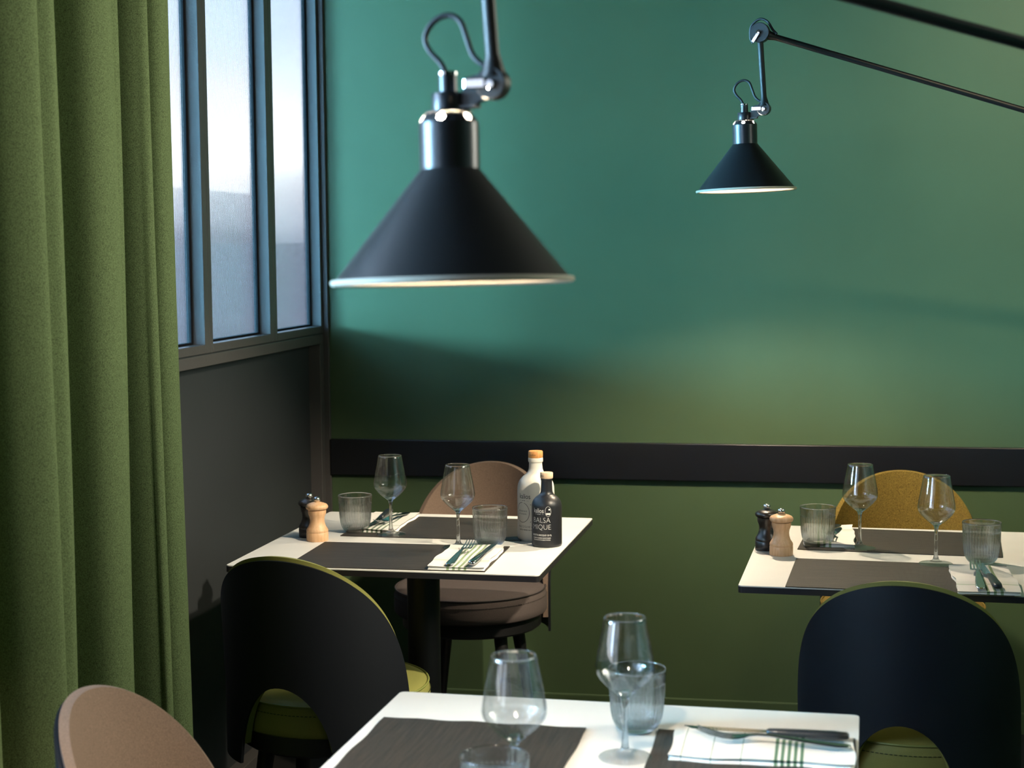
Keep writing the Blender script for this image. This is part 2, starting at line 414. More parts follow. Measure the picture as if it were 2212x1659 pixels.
# ------------------------------------------------------------------ curtain
def curtain():
    # plan of the folds (x from wall, y along wall), from the far hem towards the camera
    P = [(.10, -1.47), (.155, -1.50), (.205, -1.585), (.195, -1.66), (.135, -1.675), (.125, -1.70), (.185, -1.735), (.215, -1.775), (.185, -1.80),
         (.10, -1.815), (.075, -1.86), (.15, -1.90), (.205, -1.915), (.20, -1.95), (.225, -1.975), (.20, -2.02), (.11, -2.04), (.075, -2.09), (.13, -2.15), (.20, -2.17), (.225, -2.205),
         (.205, -2.24), (.235, -2.275), (.19, -2.32), (.10, -2.34), (.08, -2.39), (.16, -2.44), (.22, -2.47), (.20, -2.52), (.12, -2.54), (.10, -2.58)]
    P = [(x, y if y < -1.78 else -1.78 + (y + 1.78) * .58) for x, y in P]
    pl = spline([(x, y, 0) for x, y in P], 7)
    n = len(pl); v = []; f = []; rows = 26; z0, z1 = .015, 2.74
    for j in range(rows + 1):
        z = z0 + (z1 - z0) * j / rows; k = 1 - j / rows
        for i, p in enumerate(pl):
            ph = i / n * 9
            dx = .010 * math.sin(ph + 1.3 * z) * k + .004 * math.sin(3 * ph + 2.2 * z)
            dy = .008 * math.sin(1.7 * ph + .9 * z) * (.4 + k) * min(1, i / (n * .4)) + (.0 if i < n * .25 else .012 * k * k)
            amp = .94 + .10 * k
            v.append(((p.x - .15) * amp + .16 + dx, p.y + dy, z))
    for j in range(rows):
        for i in range(n - 1):
            f.append((j * n + i, j * n + i + 1, (j + 1) * n + i + 1, (j + 1) * n + i))
    o = mk('curtain', v, f, M['curtain'], smooth=True, sharp=180)
    s = o.modifiers.new('thickness', 'SOLIDIFY'); s.thickness = .004; s.offset = 0
    tag(o, 'heavy green woollen curtain hanging in deep folds in front of the left windows', 'curtain')
curtain()
rod = MB().tube([(.16, -1.40, 2.76), (.16, -2.62, 2.76)], .012, 16).build('curtain_rail', M['rail'])
tag(rod, 'black ceiling rail carrying the green curtain', 'curtain rail')

# ------------------------------------------------------------------ tables
def table(cx, cy, rz, label, w=.703, d=.741):
    t = empty('dining_table', (cx, cy, 0), rz)
    def slab(z0, z1, inset, r=.009):
        pts = []
        X, Y = w / 2 - inset, d / 2 - inset
        for sx, sy, a0 in ((1, 1, 0), (-1, 1, 90), (-1, -1, 180), (1, -1, 270)):
            for k in range(6):
                a = math.radians(a0 + k * 18); pts.append((sx * (X - r) + r * math.cos(a), sy * (Y - r) + r * math.sin(a)))
        n = len(pts); m = MB()
        m.add([(x, y, z0) for x, y in pts] + [(x, y, z1) for x, y in pts], [tuple(range(n))[::-1], tuple(range(n, 2 * n))] + [(i, (i + 1) % n, (i + 1) % n + n, i + n) for i in range(n)])
        return m
    slab(.735, .7478, 0).build('tabletop', M['tablecore'], t, sharp=30)
    slab(.7478, .750, .0006).build('laminate_surface', M['tabletop'], t, sharp=30)
    MB().lathe([(0, .03), (.039, .03), (.039, .725), (.12, .727), (.12, .7345), (0, .7345)], 48).build('column', M['column'], t)
    MB().lathe([(0, 0), (.21, 0), (.212, .006), (.205, .012), (.06, .026), (.045, .034), (0, .034)], 64).build('base_plate', M['column'], t)
    tag(t, label, 'table', 'square cafe tables'); return t
table(.539, -.980, -.0185, 'cream square table with two oil and vinegar bottles, beside the dark left wall')
table(1.668, -1.042, -.0386, 'cream square table on the right under the smaller lamp')
table(1.162, -2.657, -.0303, 'cream square table nearest the camera, under the large lamp')

# ------------------------------------------------------------------ placemats (0.445 x 0.30)
def mat(cx, cy, rz, w, h, m, label, wav=0, z=.7503):
    nx, ny = 30, 20; v = []; f = []
    for top in (1, 0):
        for j in range(ny + 1):
            for i in range(nx + 1):
                x = (i / nx - .5) * w; y = (j / ny - .5) * h; e = max(abs(i / nx - .5), abs(j / ny - .5)) * 2
                zz = wav * max(0, e - .8) * 5 * (.5 + .5 * math.sin(i * .8 + j * 1.1))
                v.append((x + wav * .8 * math.sin(j * .9) * (abs(i / nx - .5) > .45), y + wav * .8 * math.sin(i * .6) * (abs(j / ny - .5) > .45), .0016 * top + zz))
    K = (nx + 1) * (ny + 1); q = lambda i, j: j * (nx + 1) + i
    for j in range(ny):
        for i in range(nx):
            f.append((q(i, j), q(i + 1, j), q(i + 1, j + 1), q(i, j + 1))); f.append((q(i, j) + K, q(i, j + 1) + K, q(i + 1, j + 1) + K, q(i + 1, j) + K))
    per = [q(i, 0) for i in range(nx)] + [q(nx, j) for j in range(ny)] + [q(i, ny) for i in range(nx, 0, -1)] + [q(0, j) for j in range(ny, 0, -1)]
    for a, b in zip(per, per[1:] + per[:1]): f.append((a, b, b + K, a + K))
    o = mk('placemat', v, f, m, smooth=True, sharp=50, loc=(cx, cy, z)); o.rotation_euler = (0, 0, rz)
    tag(o, label, 'placemat', 'brown woven placemats'); return o
mat(.540, -1.192, .006, .445, .297, M['mat_x'], 'brown woven placemat at the near side of the bottle table')
mat(.553, -.812, -.012, .445, .300, M['mat_x'], 'brown woven placemat at the far side of the bottle table, before the taupe chair')
mat(1.629, -1.2615, -.058, .445, .305, M['mat_x'], 'brown woven placemat at the near side of the right table, before the green chair')
mat(1.652, -.853, -.080, .448, .300, M['mat_x'], 'brown woven placemat at the far side of the right table, before the ochre chair')
mat(.981, -2.650, -.026, .302, .445, M['mat_y'], 'brown woven placemat on the left half of the nearest table', .0012)
mat(1.376, -2.644, -.010, .276, .445, M['mat_y'], 'brown woven placemat under the napkin on the nearest table', .0006)

# ------------------------------------------------------------------ chairs
RO, RI = .220, .199
def shell_surface(r, top_drop, zlo, PM, phic, zc, grow, nphi=96, nz=22, zw=.427, h=.388):
    """one curved sheet as grid of points, front = +y, back = -y"""
    cols = []
    for i in range(nphi + 1):
        s = -1 + 2 * i / nphi
        u = math.sin(s * PI / 2)                      # finer near the edges
        phi = u * PM
        zt = zw + h * math.sqrt(max(0, 1 - u * u)) - top_drop
        zb = zlo
        if abs(phi) < phic: zb = max(zlo, zc[0] + (zc[1] - zc[0]) * math.sqrt(1 - (phi / phic) ** 2))
        cols.append([(phi, zb + (zt - zb) * j / nz) for j in range(nz + 1)])
    return [[((r + grow * max(0, z - .5)) * math.sin(p), -(r + grow * max(0, z - .5)) * math.cos(p), z) for p, z in c] for c in cols]
def slab_between(A, B):
    """closed body between two equal grids"""
    m = MB(); na, nb = len(A), len(A[0]); v = [p for c in A for p in c] + [p for c in B for p in c]; K = na * nb; q = lambda i, j: i * nb + j; f = []
    for i in range(na - 1):
        for j in range(nb - 1):
            f.append((q(i, j), q(i + 1, j), q(i + 1, j + 1), q(i, j + 1))); f.append((q(i, j) + K, q(i, j + 1) + K, q(i + 1, j + 1) + K, q(i + 1, j) + K))
    per = [q(i, 0) for i in range(na - 1)] + [q(na - 1, j) for j in range(nb - 1)] + [q(i, nb - 1) for i in range(na - 1, 0, -1)] + [q(0, j) for j in range(nb - 1, 0, -1)]
    for a, b in zip(per, per[1:] + per[:1]): f.append((a, b, b + K, a + K))
    return m.add(v, f)
def chair(loc, facing, inner, pipe, thread, label, group=None, seatmat=None, pm=80):
    """facing = heading of the front, radians from +y clockwise"""
    c = empty('dining_chair', (loc[0], loc[1], 0), -facing)
    PM = math.radians(pm)
    g = .035
    slab_between(shell_surface(RO - .0065, .008, .36, PM, .54, (.33, .539), g), shell_surface(RO, .008, .36, PM, .54, (.33, .539), g)).build('backrest_shell', M['shell'], c, sharp=50)
    # upholstered inner pad: three layers give it a soft rolled edge
    A = shell_surface(RO - .007, .0, .40, PM * 1.006, .52, (.34, .547), g); B = shell_surface(RI, .0015, .40, PM * 1.006, .52, (.34, .545), g)
    pad = slab_between(A, B).build('backrest', inner, c, sharp=60)
    bv = pad.modifiers.new('roll', 'BEVEL'); bv.width = .0065; bv.segments = 4; bv.limit_method = 'ANGLE'; bv.angle_limit = math.radians(60)
    rs = .215; sy = .024
    MB().lathe([(0, .425), (rs - .004, .425), (rs, .430), (rs + .001, .445), (rs, .470), (rs - .003, .487), (rs - .008, .4935), (rs - .03, .4985), (rs * .6, .503), (0, .505)], 96, c=(0, sy, 0)).build('seat', seatmat or inner, c, sharp=60)
    ring = [((rs - .0035) * math.cos(t), (rs - .0035) * math.sin(t) + sy, .4925) for t in [2 * PI * i / 96 for i in range(97)]]
    MB().tube(ring, .0024, 8).build('piping', pipe, c)
    # stitched seam below the piping: short threads around the cushion
    st = MB(); ns = 150
    for i in range(ns):
        t = 2 * PI * i / ns; t2 = t + 2 * PI / ns * .62
        st.tube([((rs + .0005) * math.cos(q), (rs + .0005) * math.sin(q) + sy, .474) for q in (t, t2)], .0009, 5)
    st.build('stitching', thread, c)
    MB().lathe([(0, .380), (.188, .380), (.196, .386), (.197, .424), (0, .424)], 72, c=(0, .012, 0)).build('seat_base', M['blackwood'], c)
    for a in (40, 140, 220, 320):
        t = math.radians(a); d = Vector((math.cos(t), math.sin(t), 0))
        MB().tube([d * .135 + Vector((0, 0, .374)), d * .175 + Vector((0, 0, .12)), d * .195 + Vector((0, 0, .001))], [.019, .013, .009], 20).build('leg', M['blackwood'], c)
    tag(c, label, 'chair', group); return c
chair((.409, -1.338), .165, M['vinyl'], M['piping'], M['thread'], 'green leather chair with black rounded back shell at the bottle table', 'green leather chairs seen from behind')
chair((1.644, -1.409), .120, M['vinyl'], M['piping'], M['thread'], 'green leather chair with black rounded back shell at the right table', 'green leather chairs seen from behind')
chair((.503, -.255), PI + .08, M['taupe'], M['piping_taupe'], M['thread_taupe'], 'taupe woven chair behind the bottle table against the wall', 'taupe fabric chairs', M['taupe_shaded'])
chair((1.684, -.309), PI + .03, M['ochre'], M['ochre'], M['thread'], 'ochre tweed chair behind the right table against the wall')
chair((.644, -2.576), 1.598, M['taupe'], M['piping_taupe'], M['thread_taupe'], 'taupe fabric chair at the left side of the nearest table, before the curtain', 'taupe fabric chairs', pm=76)

# ------------------------------------------------------------------ glassware
def wine_glass_mesh():
    o = [(0, 0), (.0335, 0), (.0350, .0008), (.0350, .0020), (.030, .0032), (.018, .0052), (.0095, .0078), (.0062, .0120), (.0046, .020), (.0038, .035), (.0035, .055), (.0037, .070), (.0044, .078), (.0062, .0835)]
    bowl = [(.0120, .0885), (.0200, .0945), (.0285, .1025), (.0350, .1100), (.0388, .1165), (.0400, .1225), (.0398, .1280), (.0380, .1400), (.0350, .1560), (.0315, .1740), (.0284, .1910)]
    t = .0011
    inn = [(.0278, .1922), (.0284 - t, .1912), (.0315 - t, .1740), (.0350 - t, .1560), (.0380 - t, .1400), (.0398 - t, .1280), (.0388, .1225), (.0375, .1170), (.0335, .1105), (.0270, .1040), (.0185, .0965), (.0100, .0915), (.004, .0893), (0, .0888)]
    def sm(P, n=3): return [(max(0, p.x), p.y) for p in spline([(a, b, 0) for a, b in P], n)]
    prof = sm(o[:0] + o, 2) + sm(bowl, 4) + sm(inn, 4)
    prof[0] = (0, 0); prof[-1] = (0, .0888)
    return prof
WG = wine_glass_mesh()
def tumbler():
    NF = 38
    def fn(r, z, t):
        if r < .018: return r
        if fn.outer and .012 < z < .070:
            k = min(1, (z - .012) / .006, (.070 - z) / .002); return r - .0017 * k * (abs(math.cos(NF / 2 * t)) ** .7)
        return r
    out = [(0, .0), (.0205, 0), (.0245, .0012), (.0285, .0045), (.0330, .011), (.0362, .020), (.0382, .032), (.0394, .048), (.0400, .0595), (.0402, .066), (.0405, .0705), (.0412, .084), (.0414, .0885), (.0408, .0902)]
    inn = [(.0399, .0895), (.0394, .084), (.0382, .070), (.0374, .048), (.0358, .032), (.0335, .020), (.030, .013), (.022, .0095), (0, .0085)]
    O = [(p.x, p.y) for p in spline([(a, b, 0) for a, b in out], 3)]; O[0] = (0, 0)
    I = [(max(0, p.x), p.y) for p in spline([(a, b, 0) for a, b in inn], 3)]; I[-1] = (0, .0085)
    m = MB(); n = NF * 6
    v = []; rings = []
    for k, (r, z) in enumerate(O + I):
        fn.outer = k < len(O)
        if r < 1e-6: rings.append([len(v)]); v.append((0, 0, z)); continue
        rings.append(list(range(len(v), len(v) + n)))
        for i in range(n):
            t = 2 * PI * i / n; rr = fn(r, z, t); v.append((rr * math.cos(t), rr * math.sin(t), z))
    f = []
    for a, b in zip(rings, rings[1:]):
        for i in range(n):
            j = (i + 1) % n
            if len(a) == 1: f.append((a[0], b[i], b[j]))
            elif len(b) == 1: f.append((a[i], b[0], a[j]))
            else: f.append((a[i], b[i], b[j], a[j]))
    return m.add(v, f)
zt = .7522
wgl = MB().lathe(WG, 96).build('wine_glass', M['glass'], sharp=80)
wgl.data.materials.append(M['stemglass'])
for pf in wgl.data.polygons:
    if .007 < pf.center.z < .0895 or pf.center.z > .1895: pf.material_index = 1
tm = tumbler().build('water_tumbler', M['tglass'], sharp=80)
tm.data.materials.append(M['stemglass'])
for pf in tm.data.polygons:
    if pf.center.z > .0865 or pf.center.z < .010: pf.material_index = 1
WGS = [((.4475, -.930), 'empty wine glass at the far left place of the bottle table, beside a tumbler'),
       ((.646, -1.072), 'empty wine glass just behind the near napkin on the bottle table'),
       ((1.556, -.956), 'empty wine glass on the right table, overlapping the left edge of the ochre chair'),
       ((1.713, -1.122), 'empty wine glass on the right table, right of the other, at the near placemat'),
       ((1.208, -2.556), 'empty wine glass on the nearest table, in front of the ribbed tumbler'),
       ((1.098, -2.779), 'empty wine glass on the nearest table, standing on the left placemat behind a cropped tumbler')]
TMS = [((.349, -.897), 'ribbed tumbler at the far left place of the bottle table, beside the wooden mills'),
       ((.715, -1.041), 'ribbed tumbler between the near napkin and the bottles'),
       ((1.462, -.931), 'ribbed tumbler on the right table beside the pepper mills'),
       ((1.810, -1.098), 'ribbed tumbler on the right table above the fork of the near napkin'),
       ((1.210, -2.428), 'ribbed tumbler on the nearest table, seen through the wine glass'),
       ((1.088, -2.854), 'ribbed tumbler cut off by the bottom edge, nearest the camera')]
def place(proto, spots, group, cat):
    for i, ((x, y), lab) in enumerate(spots):
        o = proto if i == 0 else proto.copy()
        if i: COL.objects.link(o)
        o.location = (x, y, zt); o.rotation_euler = (0, 0, .37 * i); tag(o, lab, cat, group)
place(wgl, WGS, 'stemmed wine glasses', 'wine glass')
place(tm, TMS, 'ribbed water tumblers', 'tumbler')

# ------------------------------------------------------------------ pepper and salt mills
def mill(mat_, label, group, loc):
    m = empty('pepper_mill', (*loc, .7502))
    body = [(0, 0), (.0255, 0), (.0262, .001), (.0262, .0190), (.0253, .0205), (.0262, .0225), (.0258, .0265), (.0235, .0305), (.0205, .0350), (.0180, .0430), (.0172, .0500), (.0182, .0570), (.0205, .0630), (.0215, .0670), (.0216, .0735), (0, .0735)]
    head = [(0, .0740), (.0205, .0740), (.0250, .0765), (.0266, .0800), (.0262, .0835), (.0235, .0870), (.0180, .0895), (.0140, .0908), (.0105, .0920), (.0065, .0930), (0, .0932)]
    MB().lathe(body, 64).build('mill_body', mat_, m, sharp=35)
    MB().lathe(head, 64).build('mill_head', mat_, m, sharp=50)
    MB().lathe([(0, .0925), (.0050, .0925), (.0058, .0940), (.0078, .0955), (.0083, .0985), (.0083, .1015), (.0068, .1040), (.0030, .1048), (0, .1049)], 32).build('adjusting_knob', M['knob'], m, sharp=50)
    tag(m, label, 'pepper mill', group); return m
mill(M['beech'], 'pale beech mill on the bottle table, in front of the black mill', 'wooden table mills', (.291, -1.021))
mill(M['blackmill'], 'black wooden mill half hidden behind the pale mill on the bottle table', 'wooden table mills', (.256, -.971))
mill(M['beech'], 'pale beech mill at the left edge of the right table', 'wooden table mills', (1.382, -1.050))
mill(M['blackmill'], 'black wooden mill at the left edge of the right table, behind the pale one', 'wooden table mills', (1.348, -.990))

# ------------------------------------------------------------------ bottles with lettering
def text_mesh(name, body, size, mat_, parent, R, ang, z, off=0.0, xs=1.0, space=1.0):
    c = bpy.data.curves.new('t', 'FONT'); c.body = body; c.size = size; c.align_x = 'CENTER'; c.offset = off; c.space_character = space; c.resolution_u = 3
    o = bpy.data.objects.new('t', c); COL.objects.link(o)
    dg = bpy.context.evaluated_depsgraph_get(); me = bpy.data.meshes.new_from_object(o.evaluated_get(dg)); bpy.data.objects.remove(o)
    bm = bmesh.new(); bm.from_mesh(me)
    bmesh.ops.triangulate(bm, faces=bm.faces)
    for v in bm.verts:
        t = ang + v.co.x * xs / R; v.co = Vector((R * math.sin(t), -R * math.cos(t), z + v.co.y))
    bm.to_mesh(me); bm.free(); me.name = name; me.materials.append(mat_)
    ob = bpy.data.objects.new(name, me); COL.objects.link(ob); ob.parent = parent; return ob
def stroke(pts, w, R, ang):
    """flat ribbon on the bottle; pts = (x, z)"""
    v = []; f = []
    for i, p in enumerate(pts):
        a = pts[max(0, i - 1)]; b = pts[min(len(pts) - 1, i + 1)]; dx, dz = b[0] - a[0], b[1] - a[1]; L = math.hypot(dx, dz) or 1; nx, nz = -dz / L * w / 2, dx / L * w / 2
        for s in (1, -1):
            t = ang + (p[0] + s * nx) / R; v.append((R * math.sin(t), -R * math.cos(t), p[1] + s * nz))
    for i in range(len(pts) - 1): f.append((2 * i, 2 * i + 1, 2 * i + 3, 2 * i + 2))
    return v, f
def arc(cx, cz, rx, rz, a0, a1, n=24): return [(cx + rx * math.cos(math.radians(a0 + (a1 - a0) * i / n)), cz + rz * math.sin(math.radians(a0 + (a1 - a0) * i / n))) for i in range(n + 1)]
def bottle(name, loc, prof, body_mat, cap, cap_mat, label, cat):
    b = empty(name, (*loc, .7502), -.17)
    P = [(max(0, p.x), p.y) for p in spline([(a, c, 0) for a, c in prof], 4)]; P[0] = (0, 0); P[-1] = (0, prof[-1][1])
    MB().lathe(P, 96).build('bottle_body', body_mat, b, sharp=50)
    MB().lathe(cap, 64).build('stopper', cap_mat, b, sharp=40)
    tag(b, label, cat, 'coated condiment bottles'); return b
R = .0352
bb = bottle('vinegar_bottle', (.843, -1.008), [(0, 0), (.030, 0), (.0345, .003), (R - .0002, .009), (R - .0002, .030), (R - .0002, .060), (R - .0002, .088), (.0345, .098), (.0310, .107), (.0245, .1145), (.0175, .1195), (.0142, .1255), (.0134, .134), (.0130, .150), (.0134, .1535), (.0136, .157), (.0100, .158), (0, .158)],
            M['black_bottle'], [(0, .1575), (.0143, .1575), (.0150, .1590), (.0150, .1700), (.0140, .1712), (0, .1714)], M['cork_pale'],
            'matt black balsamic vinegar bottle with white lettering and pale wood stopper', 'bottle')
A0 = -.06
text_mesh('logo_lettering', 'kalios', .0152, M['white_ink'], bb, R, A0 - .19, .0810, .0001, .80)
text_mesh('title_lettering', 'BALSA', .0172, M['white_ink'], bb, R, A0, .0585, -.00035, .92)
text_mesh('title_lettering', 'MIQUE', .0172, M['white_ink'], bb, R, A0, .0425, -.00035, .92)
text_mesh('small_lettering', 'RECETTE GRECQUE I 25 CL', .0052, M['white_ink'], bb, R, A0, .0275, .00008, .80)
text_mesh('small_lettering', 'CONDIMENT BALSAMIQUE A BASE DE VINAIGRE', .0034, M['white_ink'], bb, R, A0, .0215, .00008, .62)
text_mesh('small_lettering', 'VIEILLI DANS UN FUT DE CHENE ET PATIENCE', .0034, M['white_ink'], bb, R, A0, .0170, .00008, .62)
mm = MB()
for p, w in ((arc(.0170, .0845, .0068, .0115, 0, 360, 40), .0006), ([(.0105, .0850), (.0236, .0850)], .0005), ([(-.0170, .0778), (-.0105, .0778)], .0004), ([(-.0025, .0778), (.0060, .0778)], .0004)):
    v, f = stroke(p, w, R + .00005, A0); mm.add(v, f)
for x0, x1, zc_, h in ((.0120, .0222, .0790, .0042), (.0180, .0220, .0890, .0034), (-.0100, -.0068, .0778, .0011), (-.0058, -.0030, .0778, .0011)):
    v, f = stroke([(x0 + (x1 - x0) * i / 6, zc_) for i in range(7)], h, R + .00005, A0); mm.add(v, f)
mm.build('badge', M['white_ink'], bb, smooth=False)
text_mesh('stopper_lettering', 'kalios', .0065, M['ink'], bb, .01508, -.55, .1625, 0, .9)

RW = .0442
wb = bottle('olive_oil_bottle', (.804, -.930), [(0, 0), (.037, 0), (.0425, .003), (.0440, .010), (.0440, .050), (.0440, .090), (.0438, .118), (.0425, .130), (.0385, .141), (.0310, .150), (.0220, .1575), (.0172, .166), (.0158, .176), (.0156, .184), (.0172, .1855), (.0174, .1935), (.0160, .195), (.0120, .1955), (0, .1955)],
            M['white_bottle'], [(0, .1950), (.0165, .1950), (.0172, .1965), (.0172, .2095), (.0160, .2110), (0, .2112)], M['cork_orange'],
            'tall white olive oil bottle with black ring print and orange cork', 'bottle')
A1 = -.30
text_mesh('logo_lettering', 'kalios', .0165, M['ink'], wb, RW, A1 - .02, .1020, .0001, .88)
mm = MB()
for p, w in ((arc(-.0075, .0690, .0200, .0235, 75, -125, 40), .0011), (arc(-.0075, .0690, .0200, .0235, 90, 165, 20), .0011), (arc(-.0075, .0690, .0200, .0235, 175, 225, 14), .0011),
             ([(.0148, .0895), (.0300, .0700), (.0455, .0480)], .0011), ([(.0148, .0465), (.0300, .0690), (.0455, .0895)], .0011),
             ([(-.0165, .0972), (-.0100, .0972)], .0003), ([(.0040, .0972), (.0110, .0972)], .0003), ([(-.0080, .0972), (-.0045, .0972)], .0012), ([(-.0030, .0972), (.0010, .0972)], .0012)):
    v, f = stroke(p, w, RW + .00005, A1); mm.add(v, f)
mm.build('ring_print', M['ink'], wb, smooth=False)
text_mesh('small_lettering', '1ERE RECOLTE', .0052, M['ink'], wb, RW, A1 - .17, .0705, 0, .8)
text_mesh('small_lettering', 'DE LA SAISON', .0048, M['ink'], wb, RW, A1 - .17, .0640, 0, .8)
text_mesh('small_lettering', "HUILE D'OLIVE VIERGE", .0072, M['ink'], wb, RW, A1 + .13, .0330, -.00005, .78)
text_mesh('small_lettering', 'EXTRA VIERGE I 50 CL', .0042, M['ink'], wb, RW, A1 + .02, .0265, .0001, .9)
text_mesh('stopper_lettering', 'kalios', .0070, M['blackmill'], wb, .01728, -.05, .2005, 0, .9)

# ------------------------------------------------------------------ napkins (folded cloth)
def napkin(x, y, rz, w, l, m, label, th=.009, seed=0, z=.7521):
    rnd = random.Random(seed); ph = [rnd.uniform(0, 6) for _ in range(4)]
    nx, ny = 20, 34; v = []; f = []
    layers = [0, .38, .5, .62, 1]                     # fold line dents around the rim
    def off(u, t):   # edge inset per layer
        return {0: .0012, .38: 0, .5: -.0022, .62: 0, 1: .0015}[t]
    for t in layers:
        for j in range(ny + 1):
            for i in range(nx + 1):
                u, q = i / nx, j / ny
                hz = th * t * (.80 + .2 * q) + .0012 * t * math.sin(u * 5 + ph[0] + q * 2) + .0010 * t * math.sin(q * 9 + ph[1])
                X = u * w + .0022 * math.sin(q * 8 + ph[2]) + .0012 * math.sin(q * 19 + ph[3]); Y = q * l + .0018 * math.sin(u * 6 + ph[3])
                if i == 0: X -= off(u, t)
                if i == nx: X += off(u, t)
                if j == 0: Y -= off(u, t)
                if j == ny: Y += off(u, t)
                v.append((X, Y, hz))
    K = (nx + 1) * (ny + 1); q_ = lambda i, j: j * (nx + 1) + i; T = (len(layers) - 1) * K
    for j in range(ny):
        for i in range(nx):
            f.append((q_(i, j), q_(i, j + 1), q_(i + 1, j + 1), q_(i + 1, j))); f.append((q_(i, j) + T, q_(i + 1, j) + T, q_(i + 1, j + 1) + T, q_(i, j + 1) + T))
    per = [q_(i, 0) for i in range(nx)] + [q_(nx, j) for j in range(ny)] + [q_(i, ny) for i in range(nx, 0, -1)] + [q_(0, j) for j in range(ny, 0, -1)]
    for L in range(len(layers) - 1):
        for a, b in zip(per, per[1:] + per[:1]): f.append((a + L * K, b + L * K, b + L * K + K, a + L * K + K))
    o = mk('napkin', v, f, m, smooth=True, sharp=60, loc=(x, y, z)); o.rotation_euler = (0, 0, rz)
    tag(o, label, 'napkin', 'folded striped cotton napkins'); return o
GS = (.22, .33, .17)
nm1 = napkin_mat('napkin_stripes_near', [(.044 + i * .0125, .0028) for i in range(4)], [], [(.070, .007), (.085, .0008), (.092, .0008), (.055, .0008), (.15, .0006), (.20, .0006)], strong=GS)
nm2 = napkin_mat('napkin_stripes_right', [(.055, .0028), (.068, .0026), (.081, .0028)], [], [(.060, .006), (.072, .0008), (.078, .0008), (.084, .0008), (.13, .0005), (.17, .0005), (.21, .0005)], strong=GS)
nm4 = napkin_mat('napkin_stripes_far', [(.030 + i * .012, .0026) for i in range(5)], [], [(.03, .0008), (.20, .006)], strong=(.10, .18, .11))
# T3 napkin lies crosswise: its long side is local Y, rotated -90 deg
def nap3():
    m = napkin_mat('napkin_stripes_nearest', [], [], [(c, .0023) for c in (.068, .0765, .085, .0935, .102)] + [(.148, .0005), (.188, .0005), (.228, .0005)], faint=(.045, .16, .075), dark=True)
    return m
napkin(.637, -1.335, .012, .122, .252, nm1, 'white napkin with green stripes at the near side of the bottle table', seed=3)
napkin(1.738, -1.425, .0, .118, .250, nm2, 'white napkin with green stripes at the near side of the right table, under crossed cutlery', seed=5)
napkin(.448, -.655, PI, .115, .255, nm4, 'white napkin with dark stripes at the far side of the bottle table', seed=7)
napkin(1.545, -.690, PI, .112, .262, nm2, 'white napkin on the right table half hidden behind the left tumbler', seed=9)
napkin(1.511, -2.562, PI / 2 - .01, .122, .243, nap3(), 'white napkin with five dark green stripes on the nearest table', seed=11)

# ------------------------------------------------------------------ cutlery
def sweep(m, P, closed=True):
    """P: list of (y, halfwidth, z, halfthick) -> rounded flat bar along y"""
    n = 12; v = []; f = []
    for (y, hw, z, ht, *x) in P:
        cx = x[0] if x else 0
        for k in range(n):
            t = 2 * PI * k / n; c, s = math.cos(t), math.sin(t)
            v.append((cx + hw * math.copysign(abs(c) ** .7, c), y, z + ht * math.copysign(abs(s) ** .8, s)))
    for i in range(len(P) - 1):
        for k in range(n):
            j = (k + 1) % n; f.append((i * n + k, i * n + j, (i + 1) * n + j, (i + 1) * n + k))
    f.append(tuple(range(n))[::-1]); f.append(tuple(range((len(P) - 1) * n, len(P) * n)))
    return m.add(v, f)
def fork(label, group='steel forks'):
    e = empty('fork', (0, 0, 0))
    m = MB()
    sweep(m, [(0, .004, .0022, .0012), (.004, .0085, .0022, .0018), (.02, .0098, .0024, .0020), (.05, .0086, .0040, .0020), (.085, .0060, .0070, .0019), (.110, .0036, .0088, .0019), (.126, .0032, .0088, .0017), (.136, .0048, .0076, .0013), (.142, .0092, .0060, .0011), (.150, .0118, .0044, .0010), (.158, .0122, .0036, .0010), (.160, .0122, .0036, .0009)])
    m.build('fork_handle', M['steel'], e, sharp=70)
    for i in range(4):
        x = (i - 1.5) * .0067; q = MB()
        sweep(q, [(.158, .0021, .0036, .0009, x), (.172, .0017, .0040, .0010, x), (.190, .0014, .0072, .0009, x * .97), (.203, .0010, .0115, .0008, x * .95), (.208, .0004, .0135, .0005, x * .95)])
        q.build('tine', M['steel'], e, sharp=70)
    tag(e, label, 'fork', group); return e
def knife(label, black=False, group='table knives'):
    e = empty('knife', (0, 0, 0))
    m = MB(); sweep(m, [(0, .004, .0055, .003), (.003, .0082, .0055, .0048), (.02, .0098, .0055, .0055), (.05, .0090, .0055, .0052), (.09, .0070, .0055, .0046), (.108, .0062, .0055, .0040), (.112, .0045, .0055, .0025)])
    m.build('knife_handle', M['darksteel'] if black else M['steel'], e, sharp=70)
    m = MB(); v = []; f = []
    L = [(.110, -.004, .004), (.118, -.008, .0045), (.14, -.0100, .0048), (.17, -.0104, .0048), (.20, -.0090, .0048), (.215, -.0055, .0046), (.224, .0035, .0044)]
    n = 44; pts = []
    for i in range(n + 1):
        y = .110 + (.226 - .110) * i / n
        for a, b in zip(L, L[1:]):
            if a[0] <= y <= b[0] or (b is L[-1] and y > b[0]):
                t = min(1, (y - a[0]) / (b[0] - a[0])); lo = a[1] + (b[1] - a[1]) * t; hi = a[2] + (b[2] - a[2]) * t; break
        if .135 < y < .205: lo += .0009 * (i % 2)
        pts.append((y, lo, hi))
    for y, lo, hi in pts: v += [(lo, y, .0052), (hi, y, .0061), (hi, y, .0047), (lo, y, .0050)]
    for i in range(n):
        for k in range(4):
            j = (k + 1) % 4; f.append((4 * i + k, 4 * i + j, 4 * i + 4 + j, 4 * i + 4 + k))
    f += [(0, 1, 2, 3), (4 * n + 3, 4 * n + 2, 4 * n + 1, 4 * n)]
    mk('knife_blade', v, f, M['steel'], e, smooth=False)
    tag(e, label, 'knife', group); return e
